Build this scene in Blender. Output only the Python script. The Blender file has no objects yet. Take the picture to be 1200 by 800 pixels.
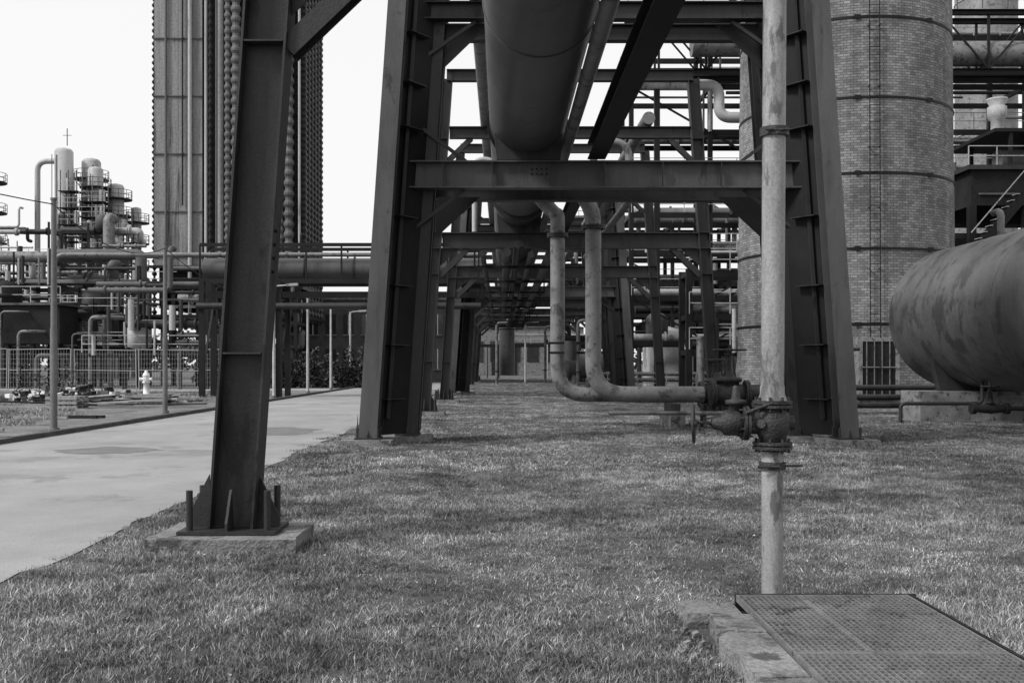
import bpy, math, random
import numpy as np
from mathutils import Vector, Matrix, noise
R=random.Random(7)
scene=bpy.context.scene
V=Vector
# ---------------------------------------------------------------- materials
def mat(name,v,rough=.75,var=.3,scale=2.0,metal=0.0,bump=.15,streak=1.0,spots=0.0,spotv=.03,spotscale=1.2,fine=30.0,spec=.4,runs=0.0,runv=.3):
    m=bpy.data.materials.new(name); m.use_nodes=True
    nt=m.node_tree; N=nt.nodes; L=nt.links
    b=N['Principled BSDF']; b.inputs['Roughness'].default_value=rough; b.inputs['Metallic'].default_value=metal
    b.inputs['Specular IOR Level'].default_value=spec
    g=N.new('ShaderNodeNewGeometry'); mp=N.new('ShaderNodeMapping'); mp.inputs['Scale'].default_value=(1,1,streak)
    L.new(g.outputs['Position'],mp.inputs['Vector'])
    n1=N.new('ShaderNodeTexNoise'); n1.inputs['Scale'].default_value=scale; n1.inputs['Detail'].default_value=8; n1.inputs['Roughness'].default_value=.65
    L.new(mp.outputs['Vector'],n1.inputs['Vector'])
    n2=N.new('ShaderNodeTexNoise'); n2.inputs['Scale'].default_value=fine; n2.inputs['Detail'].default_value=4
    L.new(g.outputs['Position'],n2.inputs['Vector'])
    mr=N.new('ShaderNodeMapRange'); mr.inputs['From Min'].default_value=.3; mr.inputs['From Max'].default_value=.7
    mr.inputs['To Min'].default_value=v*(1-var); mr.inputs['To Max'].default_value=v*(1+var)
    L.new(n1.outputs['Fac'],mr.inputs['Value'])
    mr2=N.new('ShaderNodeMapRange'); mr2.inputs['From Min'].default_value=.3; mr2.inputs['From Max'].default_value=.7
    mr2.inputs['To Min'].default_value=1-var*.6; mr2.inputs['To Max'].default_value=1+var*.6
    L.new(n2.outputs['Fac'],mr2.inputs['Value'])
    mu=N.new('ShaderNodeMath'); mu.operation='MULTIPLY'; L.new(mr.outputs[0],mu.inputs[0]); L.new(mr2.outputs[0],mu.inputs[1])
    out=mu.outputs[0]
    if spots>0:
        n3=N.new('ShaderNodeTexNoise'); n3.inputs['Scale'].default_value=spotscale; n3.inputs['Detail'].default_value=10; n3.inputs['Roughness'].default_value=.7
        mp3=N.new('ShaderNodeMapping'); mp3.inputs['Location'].default_value=(5,3,9); mp3.inputs['Scale'].default_value=(1,1,streak)
        L.new(g.outputs['Position'],mp3.inputs['Vector']); L.new(mp3.outputs[0],n3.inputs['Vector'])
        r3=N.new('ShaderNodeMapRange'); r3.inputs['From Min'].default_value=.68-spots*.3; r3.inputs['From Max'].default_value=.74-spots*.3
        L.new(n3.outputs['Fac'],r3.inputs['Value'])
        mx=N.new('ShaderNodeMix'); mx.data_type='FLOAT'
        L.new(r3.outputs[0],mx.inputs[0]); L.new(out,mx.inputs[2]); mx.inputs[3].default_value=spotv
        out=mx.outputs[0]
    if runs>0:   # rust and dirt runs washed down the surface
        n4=N.new('ShaderNodeTexNoise'); n4.inputs['Scale'].default_value=6; n4.inputs['Detail'].default_value=6; n4.inputs['Roughness'].default_value=.75
        mp4=N.new('ShaderNodeMapping'); mp4.inputs['Scale'].default_value=(1,1,.07); L.new(g.outputs['Position'],mp4.inputs['Vector']); L.new(mp4.outputs[0],n4.inputs['Vector'])
        r4=N.new('ShaderNodeMapRange'); r4.inputs['From Min'].default_value=.5; r4.inputs['From Max'].default_value=.68; r4.inputs['To Min'].default_value=1; r4.inputs['To Max'].default_value=1-runs*(1-runv)
        L.new(n4.outputs['Fac'],r4.inputs['Value'])
        m4=N.new('ShaderNodeMath'); m4.operation='MULTIPLY'; L.new(out,m4.inputs[0]); L.new(r4.outputs[0],m4.inputs[1]); out=m4.outputs[0]
    L.new(out,b.inputs['Base Color'])
    if bump>0:
        bp=N.new('ShaderNodeBump'); bp.inputs['Strength'].default_value=bump; bp.inputs['Distance'].default_value=.02
        L.new(n2.outputs['Fac'],bp.inputs['Height']); L.new(bp.outputs[0],b.inputs['Normal'])
    return m
M={}
M['steel']=mat('painted_steel',.032,.48,.3,1.6,spots=.35,spotv=.014,spotscale=2.2,fine=45,streak=.4,runs=.4,spec=.3)
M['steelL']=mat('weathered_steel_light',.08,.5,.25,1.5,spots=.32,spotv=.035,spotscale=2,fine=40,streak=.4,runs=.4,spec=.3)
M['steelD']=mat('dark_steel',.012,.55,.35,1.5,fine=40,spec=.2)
M['bigpipe']=mat('duct_paint',.075,.4,.18,.9,spots=.35,spotv=.045,fine=25,bump=.04,streak=1,runs=.35,spec=.35)
M['pipe']=mat('pipe_paint',.17,.5,.25,2.2,spots=.5,spotv=.07,spotscale=3,fine=35,runs=.3)
M['riser']=mat('riser_paint',.27,.55,.3,5,spots=.5,spotv=.11,spotscale=6,fine=60,streak=.35,runs=.5)
M['rust']=mat('rusty_iron',.03,.55,.55,9,fine=70,bump=.5)
M['tank']=mat('tank_paint',.09,.42,.28,.9,spots=.55,spotv=.045,spotscale=1.1,fine=20,bump=.06,streak=.7,runs=.5,spec=.35)
M['conc']=mat('concrete',.19,.95,.4,2.5,spots=.5,spotv=.07,spotscale=4,fine=40,bump=.9)
M['road']=mat('road_surface',.275,.92,.2,.45,spots=.42,spotv=.205,spotscale=.6,fine=70,bump=.4)
M['patch']=mat('asphalt_patch',.15,.9,.25,2,fine=50)
M['kerb']=mat('kerb_stone',.07,.95,.4,2,fine=30,bump=.5)
M['soil']=mat('lawn_soil',.08,1,.5,.8,fine=25,bump=.5)
M['gravel']=mat('gravel',.14,1,.5,.7,spots=.45,spotv=.05,spotscale=.8,fine=12,bump=.8)
M['midg']=mat('plant_grey',.085,.7,.4,.5,streak=.2,fine=8,bump=0)
M['light']=mat('plant_light',.36,.6,.25,.6,streak=.15,spots=.35,spotv=.14,fine=8,bump=0)
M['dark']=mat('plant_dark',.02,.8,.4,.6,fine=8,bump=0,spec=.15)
M['panel']=mat('tower_panel',.2,.6,.4,.9,streak=.06,spots=.45,spotv=.06,spotscale=.7,fine=6,bump=0,runs=.5)
M['white']=mat('white_paint',.78,.5,.06,2,fine=20,bump=0)
M['pole']=mat('galvanised_pole',.13,.55,.25,3,fine=30,bump=0)
M['polel']=mat('pale_pole',.4,.55,.2,3,fine=30,bump=0)
M['wood']=mat('old_wood',.26,.9,.3,4,fine=30)
M['wall']=mat('brick_wall',.08,.9,.3,1.5,fine=12,bump=0)
M['glass']=mat('window_glass',.03,.15,.2,1,fine=2,bump=0,spec=.6)
M['fence']=mat('galvanised_mesh',.34,.5,.1,2,fine=20,bump=0)
M['grate']=mat('grating_steel',.15,.5,.4,3,fine=40,bump=.2,spots=.4,spotv=.06,spotscale=4)
def leafmat(name,lo,hi,attr='shade',patch=0.5,pscale=.25):
    m=bpy.data.materials.new(name); m.use_nodes=True
    nt=m.node_tree; N=nt.nodes; L=nt.links; N.clear()
    o=N.new('ShaderNodeOutputMaterial'); a=N.new('ShaderNodeAttribute'); a.attribute_name=attr
    mr=N.new('ShaderNodeMapRange'); mr.inputs['To Min'].default_value=lo; mr.inputs['To Max'].default_value=hi; mr.clamp=False
    L.new(a.outputs['Fac'],mr.inputs['Value'])
    g=N.new('ShaderNodeNewGeometry'); out=mr.outputs[0]
    for sc,pp in ((pscale,patch),(pscale*5,patch*.9)):
        n=N.new('ShaderNodeTexNoise'); n.inputs['Scale'].default_value=sc; n.inputs['Detail'].default_value=6; n.inputs['Roughness'].default_value=.7
        L.new(g.outputs['Position'],n.inputs['Vector'])
        m2=N.new('ShaderNodeMapRange'); m2.inputs['From Min'].default_value=.38; m2.inputs['From Max'].default_value=.62
        m2.inputs['To Min'].default_value=1-pp; m2.inputs['To Max'].default_value=1+pp
        L.new(n.outputs['Fac'],m2.inputs['Value'])
        mu=N.new('ShaderNodeMath'); mu.operation='MULTIPLY'; L.new(out,mu.inputs[0]); L.new(m2.outputs[0],mu.inputs[1]); out=mu.outputs[0]
    d=N.new('ShaderNodeBsdfDiffuse'); L.new(out,d.inputs['Color']); L.new(d.outputs[0],o.inputs['Surface'])
    return m
M['blade']=leafmat('grass_blade',.085,.42,patch=.45,pscale=.4)
M['leaf']=leafmat('leaf',.02,.11,patch=.4,pscale=.6)
def brickmat(name,Rad,v=.2):
    m=bpy.data.materials.new(name); m.use_nodes=True
    nt=m.node_tree; N=nt.nodes; L=nt.links; b=N['Principled BSDF']; b.inputs['Roughness'].default_value=.9
    tc=N.new('ShaderNodeTexCoord'); s=N.new('ShaderNodeSeparateXYZ'); L.new(tc.outputs['Object'],s.inputs[0])
    at=N.new('ShaderNodeMath'); at.operation='ARCTAN2'; L.new(s.outputs['X'],at.inputs[0]); 
    ng=N.new('ShaderNodeMath'); ng.operation='MULTIPLY'; ng.inputs[1].default_value=-1; L.new(s.outputs['Y'],ng.inputs[0]); L.new(ng.outputs[0],at.inputs[1])
    mu=N.new('ShaderNodeMath'); mu.operation='MULTIPLY'; mu.inputs[1].default_value=Rad; L.new(at.outputs[0],mu.inputs[0])
    c=N.new('ShaderNodeCombineXYZ'); L.new(mu.outputs[0],c.inputs['X']); L.new(s.outputs['Z'],c.inputs['Y'])
    br=N.new('ShaderNodeTexBrick'); br.inputs['Scale'].default_value=1; br.inputs['Brick Width'].default_value=.26; br.inputs['Row Height'].default_value=.105
    br.inputs['Mortar Size'].default_value=.014; br.inputs['Mortar Smooth'].default_value=.4
    br.inputs['Color1'].default_value=(v*.6,)*3+(1,); br.inputs['Color2'].default_value=(v*1.2,)*3+(1,); br.inputs['Mortar'].default_value=(v*.35,)*3+(1,)
    L.new(c.outputs[0],br.inputs['Vector'])
    bw=N.new('ShaderNodeRGBToBW'); L.new(br.outputs['Color'],bw.inputs[0]); out=bw.outputs[0]
    for sc,zz,amt in ((.35,1,.5),(1.6,.12,.4)):
        mp=N.new('ShaderNodeMapping'); mp.inputs['Scale'].default_value=(1,1,zz); L.new(tc.outputs['Object'],mp.inputs[0])
        n=N.new('ShaderNodeTexNoise'); n.inputs['Scale'].default_value=sc; n.inputs['Detail'].default_value=9; n.inputs['Roughness'].default_value=.7; L.new(mp.outputs[0],n.inputs['Vector'])
        mr=N.new('ShaderNodeMapRange'); mr.inputs['From Min'].default_value=.3; mr.inputs['From Max'].default_value=.7; mr.inputs['To Min'].default_value=1-amt; mr.inputs['To Max'].default_value=1+amt
        L.new(n.outputs['Fac'],mr.inputs['Value'])
        m3=N.new('ShaderNodeMath'); m3.operation='MULTIPLY'; L.new(out,m3.inputs[0]); L.new(mr.outputs[0],m3.inputs[1]); out=m3.outputs[0]
    L.new(out,b.inputs['Base Color'])
    bp=N.new('ShaderNodeBump'); bp.inputs['Strength'].default_value=.5; bp.inputs['Distance'].default_value=.03; L.new(bw.outputs[0],bp.inputs['Height']); L.new(bp.outputs[0],b.inputs['Normal'])
    return m
M['brick']=brickmat('chimney_brick',4.5,.19)
# ---------------------------------------------------------------- builder
class B:
    def __init__(s): s.v=[];s.f=[];s.m=[];s.s=[];s.mats=[]
    def mi(s,k):
        if k not in s.mats: s.mats.append(k)
        return s.mats.index(k)
    def add(s,vs,fs,k,smooth=False):
        o=len(s.v); s.v.extend([tuple(x) for x in vs]); i=s.mi(k)
        for f in fs: s.f.append([o+a for a in f]); s.m.append(i); s.s.append(smooth)
    def bar(s,p0,p1,w,h,k,up=(0,0,1)):
        p0=V(p0);p1=V(p1);d=(p1-p0).normalized();up=V(up)
        if abs(d.dot(up))>.99: up=V((0,1,0))
        side=d.cross(up).normalized();u=side.cross(d).normalized()
        vs=[]
        for p in (p0,p1):
            for a,b in ((-1,-1),(1,-1),(1,1),(-1,1)): vs.append(p+side*(a*w/2)+u*(b*h/2))
        s.add(vs,[(3,2,1,0),(4,5,6,7),(0,1,5,4),(1,2,6,5),(2,3,7,6),(3,0,4,7)],k)
    def box(s,x0,x1,y0,y1,z0,z1,k): s.bar(((x0+x1)/2,y0,(z0+z1)/2),((x0+x1)/2,y1,(z0+z1)/2),x1-x0,z1-z0,k)
    def ibeam(s,p0,p1,w,h,k,up=(0,0,1),t=.025,kw=None):
        p0=V(p0);p1=V(p1);d=(p1-p0).normalized();up=V(up)
        side=d.cross(up).normalized();u=side.cross(d).normalized()
        o=u*(h/2-t/2)
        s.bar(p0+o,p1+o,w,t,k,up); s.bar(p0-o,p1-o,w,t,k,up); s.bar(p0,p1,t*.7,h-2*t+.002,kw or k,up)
    def prism(s,pts,off,k):
        n=len(pts);off=V(off);vs=[V(p)-off/2 for p in pts]+[V(p)+off/2 for p in pts]
        s.add(vs,[list(range(n))[::-1],list(range(n,2*n))]+[(i,(i+1)%n,n+(i+1)%n,n+i) for i in range(n)],k)
    def rev(s,o,ax,prof,k,seg=20,smooth=True,a0=0):
        o=V(o);ax=V(ax).normalized();t=V((0,0,1)) if abs(ax.z)<.9 else V((1,0,0))
        e1=ax.cross(t).normalized();e2=ax.cross(e1).normalized()
        vs=[];fs=[]
        for r,h in prof:
            for i in range(seg):
                a=2*math.pi*i/seg+a0; vs.append(o+ax*h+(e1*math.cos(a)+e2*math.sin(a))*r)
        for j in range(len(prof)-1):
            for i in range(seg):
                i2=(i+1)%seg; fs.append((j*seg+i,j*seg+i2,(j+1)*seg+i2,(j+1)*seg+i))
        s.add(vs,fs,k,smooth)
    def cyl(s,p0,p1,r,k,seg=14,r1=None,caps=True):
        p0=V(p0);p1=V(p1);r1=r if r1 is None else r1;L=(p1-p0).length;ax=(p1-p0)
        s.rev(p0,ax,[(r,0),(r1,L)],k,seg)
        if caps: s.rev(p0,ax,[(0.0001,0),(r,0)],k,seg,False); s.rev(p0,ax,[(r1,L),(0.0001,L)],k,seg,False)
    def path(s,pts,r,k,bend=.3,seg=14):
        pts=[V(p) for p in pts];out=[pts[0]]
        for i in range(1,len(pts)-1):
            a,b,c=pts[i-1],pts[i],pts[i+1];d1=(a-b).normalized();d2=(c-b).normalized()
            bb=min(bend,(a-b).length*.49,(c-b).length*.49)
            q0=b+d1*bb;q1=b+d2*bb
            for j in range(9):
                t=j/8; out.append(q0*(1-t)**2+b*2*t*(1-t)+q1*t*t)
        out.append(pts[-1])
        vs=[];fs=[];e=None
        for i,p in enumerate(out):
            d=(out[min(i+1,len(out)-1)]-out[max(i-1,0)]).normalized()
            if e is None:
                t=V((0,0,1)) if abs(d.z)<.9 else V((1,0,0)); e=d.cross(t).normalized()
            e=(e-d*e.dot(d)).normalized();g=d.cross(e)
            for j in range(seg):
                a=2*math.pi*j/seg; vs.append(p+(e*math.cos(a)+g*math.sin(a))*r)
        for i in range(len(out)-1):
            for j in range(seg):
                j2=(j+1)%seg; fs.append((i*seg+j,i*seg+j2,(i+1)*seg+j2,(i+1)*seg+j))
        s.add(vs,fs,k,True)
    def flange(s,c,ax,r,k,t=.05,gap=.012,bolts=8,seg=20):
        c=V(c);ax=V(ax).normalized()
        for sg in (-1,1):
            s.cyl(c+ax*(gap/2*sg),c+ax*((gap/2+t)*sg),r,k,seg)
        tt=V((0,0,1)) if abs(ax.z)<.9 else V((1,0,0)); e1=ax.cross(tt).normalized();e2=ax.cross(e1)
        for i in range(bolts):
            a=2*math.pi*(i+.5)/bolts;p=c+(e1*math.cos(a)+e2*math.sin(a))*r*.82
            s.cyl(p-ax*(t+gap+.02),p+ax*(t+gap+.02),r*.075,k,6)
    def torus(s,c,ax,Rr,r,k,seg=28,ss=8):
        c=V(c);ax=V(ax).normalized();t=V((0,0,1)) if abs(ax.z)<.9 else V((1,0,0));e1=ax.cross(t).normalized();e2=ax.cross(e1)
        vs=[];fs=[]
        for i in range(seg):
            a=2*math.pi*i/seg;d=e1*math.cos(a)+e2*math.sin(a)
            for j in range(ss):
                b=2*math.pi*j/ss; vs.append(c+d*(Rr+r*math.cos(b))+ax*r*math.sin(b))
        for i in range(seg):
            for j in range(ss): fs.append((i*ss+j,((i+1)%seg)*ss+j,((i+1)%seg)*ss+(j+1)%ss,i*ss+(j+1)%ss))
        s.add(vs,fs,k,True)
    def wheel(s,c,ax,Rr,k,r=.012,spokes=4):
        s.torus(c,ax,Rr,r,k);c=V(c);ax=V(ax).normalized();t=V((0,0,1)) if abs(ax.z)<.9 else V((1,0,0));e1=ax.cross(t).normalized();e2=ax.cross(e1)
        s.cyl(c-ax*r*2,c+ax*r*2,Rr*.2,k,12)
        for i in range(spokes):
            a=2*math.pi*i/spokes+.4;s.cyl(c,c+(e1*math.cos(a)+e2*math.sin(a))*Rr,r*.8,k,6)
    def rail(s,p0,p1,k,h=1.1,step=1.6,t=.05):
        p0=V(p0);p1=V(p1);L=(p1-p0).length;n=max(1,int(L/step))
        for i in range(n+1):
            p=p0.lerp(p1,i/n); s.bar(p,p+V((0,0,h)),t,t,k)
        for z in (h*.5,h): s.bar(p0+V((0,0,z)),p1+V((0,0,z)),t,t,k)
    def obj(s,name,parent=None,loc=(0,0,0)):
        me=bpy.data.meshes.new(name); lo=V(loc)
        me.from_pydata([tuple(V(v)-lo) for v in s.v],[],s.f)
        for k in s.mats: me.materials.append(M[k])
        me.polygons.foreach_set('material_index',s.m); me.polygons.foreach_set('use_smooth',s.s); me.update()
        o=bpy.data.objects.new(name,me); scene.collection.objects.link(o); o.location=loc
        if parent: o.parent=parent
        return o
def empty(name):
    o=bpy.data.objects.new(name,None); scene.collection.objects.link(o); return o
# ---------------------------------------------------------------- ground
b=B(); b.add([(-1500,-300,0),(1500,-300,0),(1500,2500,0),(-1500,2500,0)],[(0,1,2,3)],'soil'); b.obj('ground')
def strip(name,k,z,left,right,y0,y1,n,jl=.0,jr=.0,seed=1):
    r=random.Random(seed);bb=B();vs=[];fs=[]
    for i in range(n+1):
        y=y0+(y1-y0)*(i/n)**1.6
        vs+= [(left+r.uniform(-jl,jl),y,z),(right+r.uniform(-jr,jr)+.05*math.sin(y*.9)+.03*math.sin(y*2.3),y,z)]
    fs=[(2*i,2*i+1,2*i+3,2*i+2) for i in range(n)]
    bb.add(vs,fs,k);return bb.obj(name)
strip('road','road',.008,-10.0,-3.68,-10,170,500,0,.04)
strip('gravel_verge','gravel',.004,-34,-10.25,-10,170,60,0,0)
b=B()
y=-5
while y<150:
    b.box(-10.15+R.uniform(-.012,.012),-10.0,y,y+.985,-.05,.11+R.uniform(-.01,.01),'kerb'); y+=1
b.obj('kerb')
for (cx,cy,rx,ry) in ((-7.3,19.0,.95,.75),(-5.6,24.5,1.3,1.6)):
    b=B();n=28;b.add([(cx+rx*math.cos(6.283*i/n)*R.uniform(.8,1.15),cy+ry*math.sin(6.283*i/n)*R.uniform(.8,1.15),.012) for i in range(n)],[list(range(n))],'patch');b.obj('asphalt_patch')
b=B();b.add([(-60,62,.012),(-10.2,62,.012),(-10.2,68,.012),(-60,68,.012)],[(0,1,2,3)],'road');b.obj('side_road')
# ---------------------------------------------------------------- grass
def tile(name,n,hmin,hmax,w,seed,lean=.6,cl=.035,bright=1.5):
    r=np.random.RandomState(seed)
    nc=max(10,n//45); cx=r.rand(nc,2)-.5; ci=r.randint(0,nc,n)
    pos=np.where(r.rand(n,1)<.55,cx[ci]+r.normal(0,cl,(n,2)),(r.rand(n,2)-.5)*1.1)
    ch=r.rand(nc)[ci]
    a=r.rand(n)*2*np.pi; h=hmin+(hmax-hmin)*r.rand(n)**1.5*(.35+.9*ch); ld=r.rand(n)*2*np.pi; l=h*lean*r.rand(n)*1.6
    dx=np.cos(a)*w/2*(.7+.6*r.rand(n)); dy=np.sin(a)*w/2
    v=np.zeros((n,5,3))
    mx=pos[:,0]+np.cos(ld)*l*.35; my=pos[:,1]+np.sin(ld)*l*.35
    v[:,0]=np.stack([pos[:,0]-dx,pos[:,1]-dy,0*h-.002],1); v[:,1]=np.stack([pos[:,0]+dx,pos[:,1]+dy,0*h-.002],1)
    v[:,2]=np.stack([mx+dx*.8,my+dy*.8,h*.6],1); v[:,3]=np.stack([mx-dx*.8,my-dy*.8,h*.6],1)
    v[:,4]=np.stack([pos[:,0]+np.cos(ld)*l,pos[:,1]+np.sin(ld)*l,h],1)
    v=v.reshape(-1,3)
    fs=[]
    for i in range(n): o=5*i; fs.append((o,o+1,o+2,o+3)); fs.append((o+3,o+2,o+4))
    me=bpy.data.meshes.new(name); me.from_pydata(v.tolist(),[],fs); me.materials.append(M['blade'])
    at=me.attributes.new('shade','FLOAT','POINT'); sh=np.clip(r.rand(n)**1.6*.75+.35*ch-.1,0,1); sh[r.rand(n)<.03]=bright
    at.data.foreach_set('value',np.repeat(sh,5).astype(np.float32))
    o=bpy.data.objects.new(name,me); scene.collection.objects.link(o); return o
grass=empty('grass')
def field(tl,cells,size,seed,smin=.9,smax=1.25):
    r=random.Random(seed);vs=[];fs=[]
    for (x,y,p) in cells:
        if r.random()>p: continue
        s=size*r.uniform(smin,smax)/2*math.sqrt(2);a=r.uniform(0,6.283);o=len(vs)
        for q in range(4): vs.append((x+s*math.cos(a+q*math.pi/2),y+s*math.sin(a+q*math.pi/2),.0))
        fs.append((o,o+1,o+2,o+3))
    me=bpy.data.meshes.new('grass_field');me.from_pydata(vs,[],fs);o=bpy.data.objects.new('grass_field',me);scene.collection.objects.link(o)
    o.parent=grass;o.instance_type='FACES';o.use_instance_faces_scale=True;o.instance_faces_scale=1;o.show_instancer_for_render=False;o.show_instancer_for_viewport=False
    tl.parent=o
def cells(x0,x1,y0,y1,s,p=1.0):
    out=[];y=y0
    while y<y1:
        x=x0
        while x<x1:
            if abs(x-.3)<y*.56+2.5: out.append((x+R.uniform(-.15,.15)*s,y+R.uniform(-.15,.15)*s,p))
            x+=s
        y+=s
    return out
def split(cs,sc,th):
    lo=[c for c in cs if noise.noise(V((c[0]*sc,c[1]*sc,3.3)))+R.uniform(-.15,.15)<th]; s_=set(lo)
    return lo,[c for c in cs if c not in s_]
near=cells(-3.42,11,3.2,15,.4)
near=[c for c in near if not(1.15<c[0]<2.75 and c[1]<6.75)]
worn,lush=split(near,.45,-.05)
for i in range(2): field(tile('grass_short',900,.015,.075,.012,50+i,1.2,.05),worn[i::2],.4,30+i)
for i in range(4): field(tile('grass_tuft',1250,.03,.125,.012,10+i,.95,.045),lush[i::4],.4,i)
mid=cells(-3.15,24,15.1,42,1.0)
worn,lush=split(mid,.3,-.05)
field(tile('grass_short_mid',2100,.008,.03,.009,60,1.2,.03),worn,1.0,35)
for i in range(2): field(tile('grass_tuft_mid',2600,.012,.05,.009,20+i,1.0,.025),lush[i::2],1.0,5+i)
far=cells(-2.2,60,43,120,3.0)
field(tile('grass_tuft_far',3500,.006,.016,.007,30),far,3.0,9)
vg=cells(-30,-13.2,19,62,2.0,.35)+cells(-13,-11,30,60,2.0,.15)
vg=[c for c in vg if not(60<c[1]<69)]
field(tile('weed_tuft',1500,.01,.07,.008,40,1.0,.03,.8),vg,2.0,12)
# ---------------------------------------------------------------- foliage
def bush(name,blobs,n,leaf,seed,kind='leaf'):
    r=np.random.RandomState(seed);tot=sum(q[3]*q[5] for q in blobs);V_=[];S=[]
    for (x,y,z,rx,ry,rz) in blobs:
        m=int(n*rx*rz/tot);d=r.normal(size=(m,3));d/=np.linalg.norm(d,axis=1)[:,None];rad=r.rand(m)**.35
        rad*=1+.25*np.sin(d[:,0]*5+x)*np.cos(d[:,2]*6+y)
        c=np.array([x,y,z])+d*rad[:,None]*np.array([rx,ry,rz]);c=c[c[:,2]>0.03];m=len(c)
        u=r.normal(size=(m,3));u/=np.linalg.norm(u,axis=1)[:,None];w=np.cross(u,r.normal(size=(m,3)));w/=np.linalg.norm(w,axis=1)[:,None]
        L=leaf*(.6+.8*r.rand(m))[:,None]
        V_.append(np.stack([c-u*L,c+w*L*.5,c+u*L,c-w*L*.5],1).reshape(-1,3));S.append(np.repeat(r.rand(m),4))
    v=np.concatenate(V_);s=np.concatenate(S)
    me=bpy.data.meshes.new(name);me.from_pydata(v.tolist(),[],[(4*i,4*i+1,4*i+2,4*i+3) for i in range(len(v)//4)]);me.materials.append(M[kind])
    at=me.attributes.new('shade','FLOAT','POINT');at.data.foreach_set('value',s.astype(np.float32))
    o=bpy.data.objects.new(name,me);scene.collection.objects.link(o);return o
bush('hedge',[(-15.8+i*.9+R.uniform(-.2,.2),70+R.uniform(-1,1),.8,.8,.8,R.uniform(1.2,1.9)) for i in range(9)],9000,.12,1)
bush('scrub',[(-22.6+R.gauss(0,.9),52.5+R.uniform(-1,1),.3,R.uniform(.2,.5),.5,R.uniform(.6,1.7)) for i in range(8)],1600,.07,2)
bush('ivy',[(-20.6+R.uniform(-1.0,1.0),73.6,R.uniform(.5,5.5),.8,.5,1.2) for i in range(11)],9000,.14,3)
bush('distant_trees',[(x+R.uniform(-3,3),230+R.uniform(-8,8),3.5,R.uniform(4,7),3,R.uniform(4,8)) for x in range(-190,200,7)],34000,.6,4)
# ---------------------------------------------------------------- trestles
K=.068
def XL(z,x0=-2.45): return x0+K*z
def XR(z,x0=6.75): return x0-K*z
TOP=10.6
def baseplate(b,x,y,front=True,big=False):
    w=.85 if big else .5
    b.box(x-w/2,x+w/2,y-.3,y+.3,.125,.155,'steel')
    for sx in (-1,1):
        b.prism([(x+sx*.2,y,.155),(x+sx*w*.48,y,.155),(x+sx*w*.48,y,.25),(x+sx*.22,y,.62)],(0,.025,0),'steel')
        b.cyl((x+sx*w*.4,y-.2,.15),(x+sx*w*.4,y-.2,.5 if big else .35),.03,'steel',8)
        b.cyl((x+sx*w*.4,y+.2,.15),(x+sx*w*.4,y+.2,.5 if big else .35),.03,'steel',8)
    b.prism([(x,y-.05,.155),(x,y-.28,.155),(x,y-.28,.22),(x,y-.12,.5)],(.022,0,0),'steel')
def pad(b,x,y,w,d):
    r=random.Random(int(x*100+y*7));n=7;pts=[]
    cs=[(x-w/2,y-d/2),(x+w/2,y-d/2),(x+w/2,y+d/2),(x-w/2,y+d/2)]
    for i in range(4):
        p,q=cs[i],cs[(i+1)%4]
        for j in range(n): t=j/n; pts.append((p[0]+(q[0]-p[0])*t+r.uniform(-.02,.02),p[1]+(q[1]-p[1])*t+r.uniform(-.02,.02),.01))
    b.prism(pts,(0,0,.22),'conc')
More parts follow.
